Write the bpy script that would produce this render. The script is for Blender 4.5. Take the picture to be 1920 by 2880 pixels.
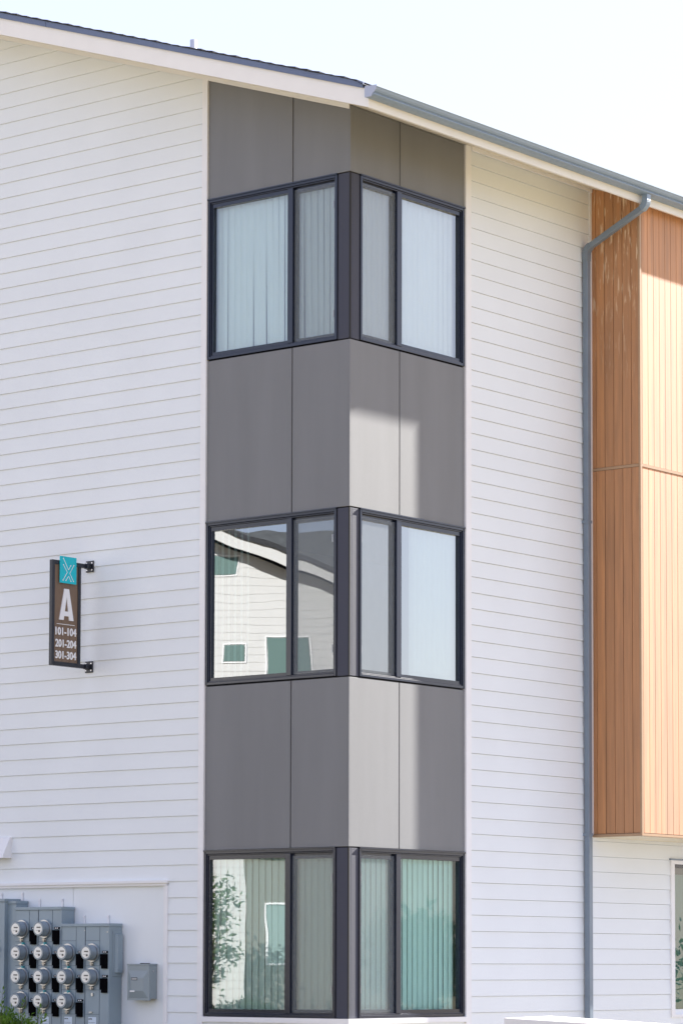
import bpy, bmesh, math, random
from mathutils import Vector, Matrix
random.seed(7)
sc = bpy.context.scene
for o in list(bpy.data.objects): bpy.data.objects.remove(o)
COL = sc.collection

# ------------------------------------------------------------------ camera
cd = bpy.data.cameras.new('camera'); cam = bpy.data.objects.new('camera', cd); COL.objects.link(cam)
F, PIT, ROL, YAW = 8612.585, 0.07387, 0.00266, 0.67796
cd.sensor_fit = 'VERTICAL'; cd.sensor_height = 36; cd.sensor_width = 24
cd.lens = F*36/2880; cd.shift_y = 635.65/2880
cd.clip_end = 3000; cd.clip_start = .5
fw = Vector((-math.sin(YAW)*math.cos(PIT), math.cos(YAW)*math.cos(PIT), math.sin(PIT)))
rr = Vector((math.cos(YAW), math.sin(YAW), 0)); uu = rr.cross(fw)
r2 = rr*math.cos(ROL)+uu*math.sin(ROL); u2 = uu*math.cos(ROL)-rr*math.sin(ROL)
m = Matrix((r2, u2, -fw)).transposed().to_4x4(); m.translation = Vector((17.39652, -21.71051, 1.44268))
cam.matrix_world = m
sc.camera = cam

# ------------------------------------------------------------------ world, sun, exposure
SD = Vector((.2048, 1, .667)).normalized()
EL = math.asin(SD.z); AZ = math.atan2(SD.x, SD.y)
w = bpy.data.worlds.new('World'); sc.world = w; w.use_nodes = True
nt = w.node_tree; bg = nt.nodes['Background']
sky = nt.nodes.new('ShaderNodeTexSky'); sky.sky_type = 'NISHITA'; sky.sun_disc = False
sky.sun_elevation = EL; sky.sun_rotation = AZ
sky.air_density = 1.0; sky.dust_density = 1.0; sky.ozone_density = 1.6
# thin bright haze veil mixed evenly over the blue of the clear sky
veil = nt.nodes.new('ShaderNodeMix'); veil.data_type = 'RGBA'; veil.inputs[0].default_value = .68
veil.inputs[7].default_value = (2.62, 2.56, 3.40, 1); nt.links.new(sky.outputs[0], veil.inputs[6])
nt.links.new(veil.outputs[2], bg.inputs[0]); bg.inputs[1].default_value = .105
sl = bpy.data.lights.new('sun', 'SUN'); sl.energy = 5.0; sl.angle = math.radians(.53); sl.color = (1, .96, .90)
so = bpy.data.objects.new('sun', sl); COL.objects.link(so); so.rotation_euler = SD.to_track_quat('Z', 'Y').to_euler()
so.location = (20, 40, 40)
sc.view_settings.view_transform = 'Standard'; sc.view_settings.look = 'None'
sc.view_settings.gamma = 1; sc.view_settings.use_curve_mapping = False
sc.view_settings.exposure = 1.72

# ------------------------------------------------------------------ materials
def mat(name, col, rough=.5, metal=0, noise=0, nscale=6, bump=0, bscale=60, spec=.5, stretch=(1,1,1), col2=None, trans=0, coat=0):
    M = bpy.data.materials.new(name); M.use_nodes = True
    n = M.node_tree.nodes; l = M.node_tree.links; b = n['Principled BSDF']
    b.inputs['Base Color'].default_value = (*col, 1); b.inputs['Roughness'].default_value = rough
    b.inputs['Metallic'].default_value = metal; b.inputs['Specular IOR Level'].default_value = spec
    tc = n.new('ShaderNodeTexCoord'); mp = n.new('ShaderNodeMapping'); l.new(tc.outputs['Object'], mp.inputs[0])
    mp.inputs['Scale'].default_value = stretch
    if noise:
        t = n.new('ShaderNodeTexNoise'); t.inputs['Scale'].default_value = nscale; t.inputs['Detail'].default_value = 6
        l.new(mp.outputs[0], t.inputs['Vector'])
        mx = n.new('ShaderNodeMix'); mx.data_type = 'RGBA'
        mr = n.new('ShaderNodeMapRange'); mr.inputs[1].default_value = .3; mr.inputs[2].default_value = .7
        l.new(t.outputs[0], mr.inputs[0]); l.new(mr.outputs[0], mx.inputs[0])
        c2 = col2 or tuple(c*(1+noise) for c in col)
        mx.inputs[6].default_value = (*([c*(1-noise) for c in col] if not col2 else col), 1); mx.inputs[7].default_value = (*c2, 1)
        l.new(mx.outputs[2], b.inputs['Base Color'])
    if bump:
        t2 = n.new('ShaderNodeTexNoise'); t2.inputs['Scale'].default_value = bscale; t2.inputs['Detail'].default_value = 3
        l.new(mp.outputs[0], t2.inputs['Vector'])
        bm_ = n.new('ShaderNodeBump'); bm_.inputs['Strength'].default_value = bump; bm_.inputs['Distance'].default_value = .004
        l.new(t2.outputs[0], bm_.inputs['Height']); l.new(bm_.outputs[0], b.inputs['Normal'])
    if coat: b.inputs['Coat Weight'].default_value = coat; b.inputs['Coat Roughness'].default_value = .72
    if trans:
        out = n['Material Output']; tr = n.new('ShaderNodeBsdfTranslucent'); tr.inputs[0].default_value = (*col, 1)
        ms = n.new('ShaderNodeMixShader'); ms.inputs[0].default_value = trans
        l.new(b.outputs[0], ms.inputs[1]); l.new(tr.outputs[0], ms.inputs[2]); l.new(ms.outputs[0], out.inputs[0])
        if noise: l.new(mx.outputs[2], tr.inputs[0])
    return M
WHITE = mat('painted_siding', (.755,.79,.81), .55, noise=.025, nscale=1.2, bump=.12, bscale=70)
TRIM = mat('painted_trim', (.79,.79,.80), .5, noise=.02, nscale=4)
CREAM = mat('painted_fascia', (.83,.81,.77), .5, noise=.02, nscale=5)
SOFFIT = mat('soffit_boards', (.73,.67,.54), .6, noise=.03, nscale=3)
def soffit_lines(M):
    n = M.node_tree.nodes; l = M.node_tree.links; b = n['Principled BSDF']; src = b.inputs['Base Color'].links[0].from_socket
    tc = n.new('ShaderNodeTexCoord'); sp = n.new('ShaderNodeSeparateXYZ'); l.new(tc.outputs['Object'], sp.inputs[0])
    def fr(sock):
        d = n.new('ShaderNodeMath'); d.operation = 'DIVIDE'; l.new(sock, d.inputs[0]); d.inputs[1].default_value = .61
        f = n.new('ShaderNodeMath'); f.operation = 'FRACT'; l.new(d.outputs[0], f.inputs[0])
        c = n.new('ShaderNodeMath'); c.operation = 'LESS_THAN'; l.new(f.outputs[0], c.inputs[0]); c.inputs[1].default_value = .012; return c
    a, c = fr(sp.outputs[1]), fr(sp.outputs[0])
    e = n.new('ShaderNodeMath'); e.operation = 'GREATER_THAN'; l.new(sp.outputs[0], e.inputs[0]); e.inputs[1].default_value = 0
    m1 = n.new('ShaderNodeMix'); l.new(e.outputs[0], m1.inputs[0]); l.new(c.outputs[0], m1.inputs[2]); l.new(a.outputs[0], m1.inputs[3])
    mx = n.new('ShaderNodeMix'); mx.data_type = 'RGBA'; l.new(m1.outputs[0], mx.inputs[0]); l.new(src, mx.inputs[6]); mx.inputs[7].default_value = (.35,.30,.23,1)
    l.new(mx.outputs[2], b.inputs['Base Color'])
soffit_lines(SOFFIT)
CLAD = mat('grey_cladding', (.145,.149,.155), .68, spec=1.0, coat=.3, noise=.075, nscale=1.6, bump=.3, bscale=160, stretch=(2.2,2.2,.3))
JOINT = mat('joint_gap', (.015,.015,.015), .8)
FRAME = mat('window_frame', (.010,.014,.030), .22, spec=.6)
POST = mat('corner_post', (.014,.017,.040), .70, spec=1.0, bump=.6, bscale=140, noise=.06, nscale=60)
GUT = mat('gutter_metal', (.21,.285,.37), .45, metal=.0, spec=.9, noise=.05, nscale=3)
PIPE = mat('pipe_metal', (.19,.235,.29), .38, metal=.1, noise=.07, nscale=4)
FLASH = mat('flashing_metal', (.12,.155,.25), .4, metal=.0)
SHING = mat('shingles', (.028,.029,.034), .9, noise=.4, nscale=30, bump=.6, bscale=120)
BLIND = mat('vertical_blinds', (.90,.92,.89), .5, noise=.01, trans=.12)
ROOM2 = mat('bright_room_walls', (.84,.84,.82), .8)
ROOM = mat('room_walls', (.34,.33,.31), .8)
STEEL = mat('cabinet_steel', (.255,.325,.37), .42, metal=.0, noise=.04, nscale=3)
STEEL2 = mat('box_steel', (.25,.30,.325), .4, metal=.0, noise=.04, nscale=3)
RING = mat('steel_ring', (.50,.51,.52), .38, metal=1)
METERBODY = mat('meter_body', (.27,.33,.38), .25, metal=.1, spec=.8)
DIAL = mat('meter_dial', (.72,.72,.68), .25, spec=.9)
BLACK = mat('black_plastic', (.004,.004,.005), .85, spec=.0)
LCD = mat('display_strip', (.05,.05,.05), .3)
LAB = mat('paper_label', (.62,.72,.82), .5)
WHITEP = mat('white_label', (.8,.8,.8), .5)
TEAL = mat('teal_tag', (.05,.35,.38), .4)
BRASS = mat('clamp_screw', (.42,.39,.35), .35, metal=.7)
SIGNMET = mat('sign_frame_metal', (.017,.020,.03), .4)
SIGNWOOD = mat('sign_board', (.185,.125,.085), .6, noise=.08, nscale=20, stretch=(1,6,.6))
TURQ = mat('turquoise_plate', (.0,.50,.60), .45)
LETTER = mat('white_letters', (.82,.83,.86), .5)
GROUND = mat('ground_sheet', (.29,.225,.105), .9, noise=.2, nscale=.6, bump=.5, bscale=8)
CONC = mat('concrete', (.34,.33,.31), .8, noise=.08, nscale=2)
ASPH = mat('asphalt', (.17,.17,.18), .85, noise=.1, nscale=3, bump=.4, bscale=60)
CAPM = mat('low_wall_paint', (.80,.76,.70), .6, noise=.03, nscale=5)

def wood_mat():
    M = mat('orange_boards', (.480,.212,.072), .68, spec=1.0, coat=.85, noise=.15, nscale=3, stretch=(8,8,.5), bump=.15, bscale=50)
    n = M.node_tree.nodes; l = M.node_tree.links; b = n['Principled BSDF']
    src = b.inputs['Base Color'].links[0].from_socket
    # per-board tone shift (boards are 0.107 m wide) and pale scratch marks near the top
    tc = n.new('ShaderNodeTexCoord'); sp = n.new('ShaderNodeSeparateXYZ'); l.new(tc.outputs['Object'], sp.inputs[0])
    ad = n.new('ShaderNodeMath'); ad.operation = 'ADD'; l.new(sp.outputs[0], ad.inputs[0]); l.new(sp.outputs[1], ad.inputs[1])
    dv = n.new('ShaderNodeMath'); dv.operation = 'DIVIDE'; l.new(ad.outputs[0], dv.inputs[0]); dv.inputs[1].default_value = .1075
    fl = n.new('ShaderNodeMath'); fl.operation = 'FLOOR'; l.new(dv.outputs[0], fl.inputs[0])
    wn = n.new('ShaderNodeTexWhiteNoise'); wn.noise_dimensions = '1D'; l.new(fl.outputs[0], wn.inputs['W'])
    hs = n.new('ShaderNodeHueSaturation'); mr = n.new('ShaderNodeMapRange'); mr.inputs[3].default_value = .84; mr.inputs[4].default_value = 1.14
    l.new(wn.outputs[0], mr.inputs[0]); l.new(mr.outputs[0], hs.inputs['Value']); l.new(src, hs.inputs['Color'])
    t = n.new('ShaderNodeTexNoise'); mp = n.new('ShaderNodeMapping'); mp.inputs['Scale'].default_value = (38,38,3.6)
    mp.inputs['Rotation'].default_value = (.0,.12,0)
    l.new(tc.outputs['Object'], mp.inputs[0]); l.new(mp.outputs[0], t.inputs['Vector']); t.inputs['Scale'].default_value = 1.4; t.inputs['Detail'].default_value = 5
    r1 = n.new('ShaderNodeMapRange'); r1.inputs[1].default_value = .585; r1.inputs[2].default_value = .665; l.new(t.outputs[0], r1.inputs[0])
    zz = n.new('ShaderNodeMapRange'); zz.inputs[1].default_value = 7.2; zz.inputs[2].default_value = 8.8; l.new(sp.outputs[2], zz.inputs[0])
    yy = n.new('ShaderNodeMath'); yy.operation = 'LESS_THAN'; l.new(sp.outputs[1], yy.inputs[0]); yy.inputs[1].default_value = 3.94
    mu = n.new('ShaderNodeMath'); mu.operation = 'MULTIPLY'; l.new(r1.outputs[0], mu.inputs[0]); l.new(zz.outputs[0], mu.inputs[1])
    mu2 = n.new('ShaderNodeMath'); mu2.operation = 'MULTIPLY'; l.new(mu.outputs[0], mu2.inputs[0]); l.new(yy.outputs[0], mu2.inputs[1])
    mx = n.new('ShaderNodeMix'); mx.data_type = 'RGBA'; l.new(mu2.outputs[0], mx.inputs[0]); l.new(hs.outputs[0], mx.inputs[6]); mx.inputs[7].default_value = (.75,.55,.36,1)
    l.new(mx.outputs[2], b.inputs['Base Color'])
    return M
WOOD = wood_mat()
WOODTRIM = mat('bay_corner_trim', (.42,.27,.16), .5, noise=.05, nscale=8)

def glass_mat(name, tint, refl, warp=.009, seed=0):
    M = bpy.data.materials.new(name); M.use_nodes = True
    n = M.node_tree.nodes; l = M.node_tree.links; n.remove(n['Principled BSDF'])
    tr = n.new('ShaderNodeBsdfTransparent'); tr.inputs[0].default_value = (*tint, 1)
    gl = n.new('ShaderNodeBsdfGlossy'); gl.inputs['Roughness'].default_value = 0; gl.inputs[0].default_value = (.93,.97,.99,1)
    fr = n.new('ShaderNodeFresnel'); fr.inputs[0].default_value = 1.5
    ad = n.new('ShaderNodeMath'); ad.operation = 'ADD'; ad.inputs[1].default_value = refl; ad.use_clamp = True
    l.new(fr.outputs[0], ad.inputs[0])
    tc = n.new('ShaderNodeTexCoord'); mp = n.new('ShaderNodeMapping'); mp.inputs['Location'].default_value = (seed*3.7, seed*1.3, seed)
    t = n.new('ShaderNodeTexNoise'); t.inputs['Scale'].default_value = 1.5; t.inputs['Detail'].default_value = 1
    l.new(tc.outputs['Object'], mp.inputs[0]); l.new(mp.outputs[0], t.inputs['Vector'])
    b = n.new('ShaderNodeBump'); b.inputs['Strength'].default_value = 1; b.inputs['Distance'].default_value = warp*.1
    l.new(t.outputs[0], b.inputs['Height']); l.new(b.outputs[0], gl.inputs['Normal'])
    ms = n.new('ShaderNodeMixShader'); l.new(ad.outputs[0], ms.inputs[0]); l.new(tr.outputs[0], ms.inputs[1]); l.new(gl.outputs[0], ms.inputs[2])
    l.new(ms.outputs[0], n['Material Output'].inputs[0])
    return M
def screen_mat():
    M = bpy.data.materials.new('insect_mesh'); M.use_nodes = True
    n = M.node_tree.nodes; l = M.node_tree.links; b = n['Principled BSDF']
    b.inputs['Base Color'].default_value = (.26,.29,.305,1); b.inputs['Roughness'].default_value = .42; b.inputs['Specular IOR Level'].default_value = .8
    tr = n.new('ShaderNodeBsdfTransparent'); ms = n.new('ShaderNodeMixShader')
    tc = n.new('ShaderNodeTexCoord'); mp = n.new('ShaderNodeMapping'); mp.inputs['Scale'].default_value = (60,60,420)
    t = n.new('ShaderNodeTexNoise'); t.inputs['Scale'].default_value = 1; t.inputs['Detail'].default_value = 3
    l.new(tc.outputs['Object'], mp.inputs[0]); l.new(mp.outputs[0], t.inputs['Vector'])
    mr = n.new('ShaderNodeMapRange'); mr.inputs[1].default_value = .3; mr.inputs[2].default_value = .7; mr.inputs[3].default_value = .24; mr.inputs[4].default_value = .38
    l.new(t.outputs[0], mr.inputs[0]); l.new(mr.outputs[0], ms.inputs[0]); l.new(tr.outputs[0], ms.inputs[1]); l.new(b.outputs[0], ms.inputs[2])
    l.new(ms.outputs[0], n['Material Output'].inputs[0])
    return M
SCREEN = screen_mat()

# ------------------------------------------------------------------ mesh helpers
class MB:
    def __init__(s, f=None): s.v = []; s.f = []; s.sm = []; s.map = f
    def add(s, vs, fs, smooth=False):
        k = len(s.v)
        for p in vs: s.v.append(s.map(*p) if s.map else tuple(p))
        for q in fs: s.f.append([k+i for i in q]); s.sm.append(smooth)
        return s
    def box(s, x0, x1, y0, y1, z0, z1):
        return s.add([(x0,y0,z0),(x1,y0,z0),(x1,y1,z0),(x0,y1,z0),(x0,y0,z1),(x1,y0,z1),(x1,y1,z1),(x0,y1,z1)],
                     [(0,3,2,1),(4,5,6,7),(0,1,5,4),(1,2,6,5),(2,3,7,6),(3,0,4,7)])
    def prism(s, prof, axis, a, b, smooth=False):   # profile in the two other axes, extruded along axis a..b
        def P(u, v, t): return {0:(t,u,v), 1:(u,t,v), 2:(u,v,t)}[axis]
        n = len(prof)
        vs = [P(u,v,a) for u,v in prof]+[P(u,v,b) for u,v in prof]
        s.add(vs, [(i,(i+1)%n,n+(i+1)%n,n+i) for i in range(n)], smooth)
        k = len(s.v)-2*n
        s.f.append([k+i for i in range(n)][::-1]); s.f.append([k+n+i for i in range(n)]); s.sm += [False, False]
        return s
    def tube(s, p, q, r0, r1=None, n=20, cap=True):
        p = Vector(p); q = Vector(q); r1 = r0 if r1 is None else r1
        d = (q-p).normalized(); a = d.orthogonal().normalized(); b = d.cross(a)
        vs = []
        for c, r in ((p,r0),(q,r1)):
            for i in range(n):
                t = 2*math.pi*i/n; vs.append(tuple(c+a*math.cos(t)*r+b*math.sin(t)*r))
        s.add(vs, [(i,(i+1)%n,n+(i+1)%n,n+i) for i in range(n)], True)
        if cap:
            k = len(s.v)-2*n; s.f.append([k+i for i in range(n)][::-1]); s.f.append([k+n+i for i in range(n)]); s.sm += [False, False]
        return s
    def build(s, name, M, parent=None, bevel=0, recalc=True):
        me = bpy.data.meshes.new(name); me.from_pydata([tuple(v) for v in s.v], [], s.f); me.materials.append(M)
        for p, q in zip(me.polygons, s.sm): p.use_smooth = q
        if recalc:
            bm = bmesh.new(); bm.from_mesh(me); bmesh.ops.recalc_face_normals(bm, faces=bm.faces); bm.to_mesh(me); bm.free()
        o = bpy.data.objects.new(name, me); COL.objects.link(o)
        if parent: o.parent = parent
        if bevel:
            b = o.modifiers.new('bevel', 'BEVEL'); b.width = bevel; b.segments = 2; b.limit_method = 'ANGLE'
        return o
def empty(name, loc=(0,0,0)):
    o = bpy.data.objects.new(name, None); COL.objects.link(o); o.location = loc; o.empty_display_size = .3; return o
def tag(o, label=None, cat=None, group=None, kind=None):
    if label: o['label'] = label
    if cat: o['category'] = cat
    if group: o['group'] = group
    if kind: o['kind'] = kind
    return o
LW = lambda u, d, z: (u, -d, z)       # left wall: u = x, d = out
RW = lambda u, d, z: (d, u, z)        # right wall: u = y, d = out
def frame_rect(mb, u0, u1, z0, z1, t, d0, d1, tt=None, tb=None):
    tt = tt or t; tb = tb or t
    mb.box(u0, u0+t, d0, d1, z0, z1); mb.box(u1-t, u1, d0, d1, z0, z1)
    mb.box(u0+t, u1-t, d0, d1, z1-tt, z1); mb.box(u0+t, u1-t, d0, d1, z0, z0+tb)

# ------------------------------------------------------------------ setting
g = MB(); g.add([(-700,-700,0),(700,-700,0),(700,700,0),(-700,700,0)], [(0,1,2,3)])
tag(g.build('ground', GROUND, recalc=False), kind='structure')
g = MB(); g.box(.9, 7.5, -30, 40, -.1, .04)
tag(g.build('path', ASPH), kind='structure')

# ------------------------------------------------------------------ the apartment building
B = empty('apartment_building')
tag(B, 'white lapped-siding apartment block with grey panelled corner windows, orange boarded bay and dark shingle roof', 'building')
SL = .334
ROOF0 = 9.38
RIDGE = -7.0
def zr(x): return ROOF0 - SL*x if x > RIDGE else ROOF0 - SL*RIDGE - SL*(RIDGE-x)
PH = .1549; Z0 = 9.82; LAP = .010
def boards(mb, zlo, zhi, urange, slot=.001):
    k = math.ceil((zhi-Z0)/PH)+1
    z = Z0 + k*PH
    while z > zlo-PH:
        a, b = max(z, zlo), min(z+PH-slot, zhi)
        if b-a > .003:
            ea = LAP*(1-(a-z)/PH)+.001; eb = LAP*(1-(b-z)/PH)+.001
            for (u0a, u1a, u0b, u1b) in urange(a, b):
                mb.add([(u0a,ea,a),(u1a,ea,a),(u1b,eb,b),(u0b,eb,b),(u0a,-.06,a),(u1a,-.06,a),(u1b,-.06,b),(u0b,-.06,b)],
                       [(0,1,2,3),(0,4,5,1),(1,5,6,2),(3,7,4,0),(4,7,6,5)])
        z -= PH
def left_range(a, b):
    out = []
    xl = -14.
    if b > 2.236:
        x1a = min(-1.80, (ROOF0+.02-a)/SL); x1b = min(-1.80, (ROOF0+.02-b)/SL)
        x0a = max(xl, 2*RIDGE-(ROOF0+.02-a)/SL); x0b = max(xl, 2*RIDGE-(ROOF0+.02-b)/SL)
        if x1b <= x0b: x1b = x0b = RIDGE
        if x1a > x0a: out.append((x0a, x1a, x0b, x1b))
    else:
        out.append((xl, -5.6, xl, -5.6)); out.append((-2.19, -1.80, -2.19, -1.80))
    return out
mb = MB(LW)
boards(mb, 2.236, zr(RIDGE), left_range); boards(mb, .25, 2.236, left_range)
mb.build('siding_wall', WHITE, B)
mb = MB(RW)
boards(mb, .25, 9.365, lambda a, b: [(1.84, 5.36, 1.84, 5.36), (6.96, 14, 6.96, 14)] if .93 < (a+b)/2 < 2.53 else [(1.84, 14, 1.84, 14)], .0022)
mb.build('siding_wall', WHITE, B)
# siding under the corner windows
mb = MB(LW); boards(mb, .25, .905, lambda a, b: [(-1.79, -.02, -1.79, -.02)]); mb.build('siding_skirt', WHITE, B)
mb = MB(RW); boards(mb, .25, .905, lambda a, b: [(.02, 1.83, .02, 1.83)]); mb.build('siding_skirt', WHITE, B)
mb = MB(); mb.box(-14, .012, -.012, 14, 0, .25); mb.build('foundation', CONC, B)
# far sides so that the block is closed
mb = MB(); mb.box(-14.1, -14.0, 0, 14, .25, 9.3); mb.box(-14, 0, 13.95, 14.05, .25, 9.36); mb.build('far_wall', WHITE, B)
# corner boards and trims
mb = MB(LW); mb.box(-1.803, -1.737, -.05, .026, .25, zr(-1.737)+.01); mb.build('wall_trim', TRIM, B)
mb = MB(RW); mb.box(1.757, 1.843, -.05, .026, .25, 9.37); mb.build('wall_trim', TRIM, B)
mb = MB(); mb.box(-1.736, .030, -.030, -.001, .905, .953); mb.box(.001, .030, -.001, 1.756, .905, .953)
mb.build('sill_band', TRIM, B)
mb = MB(); mb.box(-.020, .014, -.014, .02, .25, .904); mb.build('corner_trim', TRIM, B)

# service panel with its trim
mb = MB(LW); mb.box(-5.6, -3.452, -.06, -.004, .25, 2.236); mb.box(-3.446, -2.236, -.06, -.004, .25, 2.236); mb.build('service_panel', WHITE, B)
mb = MB(LW); mb.box(-5.6, -2.19, -.06, .045, 2.215, 2.240); mb.box(-5.6, -2.20, -.06, .028, 2.19, 2.215)
mb.box(-2.236, -2.19, -.06, .022, .25, 2.19); mb.build('service_panel_trim', TRIM, B)
# exhaust hood
mb = MB(LW)
mb.add([(-4.60,0,2.70),(-4.290,0,2.70),(-4.290,0,2.492),(-4.60,0,2.492),(-4.60,.03,2.70),(-4.290,.03,2.70),(-4.290,.14,2.492),(-4.60,.14,2.492)],
       [(0,1,2,3),(4,7,6,5),(0,4,5,1),(3,2,6,7),(0,3,7,4),(1,5,6,2)])
mb.build('vent_hood', TRIM, B)

# grey cladding panels and corner windows
ZB = [.957, 4.077, 7.197]; WH = 1.546
def panel(M, u0, u1, z0, zt0, zt1, flip=False):
    mb = MB(M)
    mb.add([(u0,-.05,z0),(u1,-.05,z0),(u1,-.05,zt1),(u0,-.05,zt0),(u0,.006,z0),(u1,.006,z0),(u1,.006,zt1),(u0,.006,zt0)],
           [(0,1,2,3),(4,7,6,5),(0,4,5,1),(1,5,6,2),(2,6,7,3),(3,7,4,0)])
    return mb.build('cladding_panel', CLAD, B, bevel=.002)
for i in range(3):
    z0 = ZB[i]+WH+.012
    z1 = ZB[i+1]-.014 if i < 2 else None
    for (a, b) in ((-1.733, -.6895), (-.6775, -.012)):
        panel(LW, a, b, z0, z1 or zr(a)-.002, z1 or zr(b)-.002)
    for (a, b) in ((.012, .733), (.745, 1.752)):
        panel(RW, a, b, z0, z1 or 9.372, z1 or 9.372)
    zt = z1 or 9.36
    bk = MB(); bk.prism([(-1.735,.012),(-.012,.012),(-.012,1.754),(-.05,1.754),(-.05,.05),(-1.735,.05)], 2, z0-.01, zt+.01)
    bk.build('cladding_backing', JOINT, B)
for i in range(3):
    z0 = ZB[i]+WH+.012; z1 = ZB[i+1]-.014 if i < 2 else 9.37
    mb = MB(); mb.box(-.010, .008, -.008, .010, z0, z1); mb.build('corner_strip', CLAD, B)
# corner posts
for i in range(3):
    z0, z1 = ZB[i]-.002, ZB[i]+WH+.002
    mb = MB(); mb.box(-.140, .002, -.002, .03, z0, z1); mb.box(-.03, .002, .03, .138, z0, z1)
    o = mb.build('corner_post', POST, B, bevel=.003)
    mb = MB(); mb.box(-.007, .006, -.006, .007, z0, z1); mb.build('corner_bead', JOINT, o)
    mb = MB(); mb.box(-.147, -.1405, .0, .03, z0, z1); mb.box(-.03, -.0, .1385, .1445, z0, z1); mb.build('joint_seal', JOINT, o)

def vanes(mb, u0, u1, z0, z1, d, ang, w=.089, pitch=.079, jitter=0, bend=0):
    n = max(1, int((u1-u0)/pitch)); u = u0
    for k in range(n+1):
        if u > u1: break
        a = math.radians(ang+random.uniform(-jitter, jitter)); c, s_ = math.cos(a)*w/2, math.sin(a)*w/2
        cv = .013; q = random.uniform(0, bend)
        prof = [(-1, 0), (-.5, .75), (0, 1), (.5, .75), (1, 0)]
        vs = []
        for zz, sh in ((z0, q), (z1, 0)):
            for t, h in prof: vs.append((u+t*c-s_*0+h*0+sh, d+t*s_+h*cv, zz))
        mb.add(vs, [(i, i+1, 6+i, 5+i) for i in range(4)], True)
        u += pitch
GI = 0
def corner_window(M, U0, U1, z0, sash_near_hi, fl, blind, label, refl, tint, screen=False, uneven=0, sscr=.3):
    """u from U0..U1; the sliding sash is at the high-u end (left wall) or low-u end (right wall)."""
    global GI
    z1 = z0+WH; H = WH
    mb = MB(M)
    frame_rect(mb, U0, U1, z0, z1, .026, -.07, .012)
    frame_rect(mb, U0+.0262, U1-.0262, z0+.0262, z1-.0262, .012, -.07, .0)
    um = fl     # (mullion lo, mullion hi)
    mb.box(um[0], um[1], -.07, .004, z0+.038, z1-.038)
    W = mb.build('window', FRAME, B, bevel=.003); tag(W, label)
    mb = MB(M); mb.box(U0-.004, U1+.004, -.03, .022, z1-.002, z1+.010); mb.build('head_flashing', FRAME, W)
    lo, hi = U0+.0385, U1-.0385
    if sash_near_hi: F0, F1, S0, S1 = lo, um[0], um[1], hi
    else: S0, S1, F0, F1 = lo, um[0], um[1], hi
    # glazing bead of the fixed light
    mb = MB(M); frame_rect(mb, F0, F1, z0+.0385, z1-.0385, .015, -.06, -.012, tt=.038, tb=.030); mb.build('glazing_bead', FRAME, W)
    mb = MB(M); frame_rect(mb, S0, S1, z0+.0385, z1-.0385, .024, -.062, -.030, tt=.050, tb=.034); s_ = mb.build('sash', FRAME, W)
    for (a, b, d, t, tt, tb) in ((F0, F1, -.035, .013, .036, .028), (S0, S1, -.048, .022, .048, .032)):
        GI += 1
        G = glass_mat('coated_glass', tint, refl, seed=GI)
        mb = MB(M); mb.add([(a+t,d,z0+.0385+tb),(b-t,d,z0+.0385+tb),(b-t,d,z1-.0385-tt),(a+t,d,z1-.0385-tt)], [(0,1,2,3)])
        mb.build('pane', G, W, recalc=False)
    if True:
        mb = MB(M); mb.add([(S0+.006,-.018,z0+.045),(S1-.006,-.018,z0+.045),(S1-.006,-.018,z1-.06),(S0+.006,-.018,z1-.06)], [(0,1,2,3)])
        mb.build('insect_screen', SCREEN, W)
    for zz in (z0+.22, z1-.30):       # small white sash pulls
        mb = MB(M); a = S1-.036 if sash_near_hi else S0+.018
        mb.box(a, a+.012, -.029, -.02, zz, zz+.07); mb.build('sash_catch', RING, W)
    if blind:
        mb = MB(M)
        for (a, b, ang) in blind:
            vanes(mb, a+.03, b-.02, z0+.03, z1-.02, -.10, ang, jitter=2+uneven, bend=.03 if uneven else 0)
        mb.build('blind', BLIND, W)
    return W
LU0, LU1 = -1.737, -.1465
RU0, RU1 = .1445, 1.753
LM = (-.745, -.685); RM = (.703, .775)
L, R_ = (LW, LU0, LU1), (RW, RU0, RU1)
T1 = (.70,.86,.84); 
corner_window(LW, LU0, LU1, ZB[2], True, LM, [(LU0+.01, LM[0]-.02, 5), (LM[1]-.02, LU1, 11)], 'top-floor window left of the corner, pale blinds closed', .12, (.90,1.0,1.0), uneven=4)
corner_window(LW, LU0, LU1, ZB[1], True, LM, [(LU0+.01, LU0+.50, 35)], 'middle-floor window mirroring a white house', .29, (.42,.53,.53))
corner_window(LW, LU0, LU1, ZB[0], True, LM, [(LU0+.04, LU1, 9)], 'ground-floor window left of the corner, blinds behind a reflected tree', .19, (.82,.97,.93))
corner_window(RW, RU0, RU1, ZB[2], False, RM, [(RU0, RU1, -4)], 'top-floor window right of the corner, bright pale blinds', .20, (.92,.99,1.0))
corner_window(RW, RU0, RU1, ZB[1], False, RM, [(RU0+.9, RU1, 14)], 'middle-floor window reflecting pale sky, mesh screen on the sash', .31, (.7,.8,.8), screen=True)
corner_window(RW, RU0, RU1, ZB[0], False, RM, [(RU0, RU1-.03, -8)], 'ground-floor window right of the corner, green-tinted blinds', .0, (.78,1.0,.97), screen=True)
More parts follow.
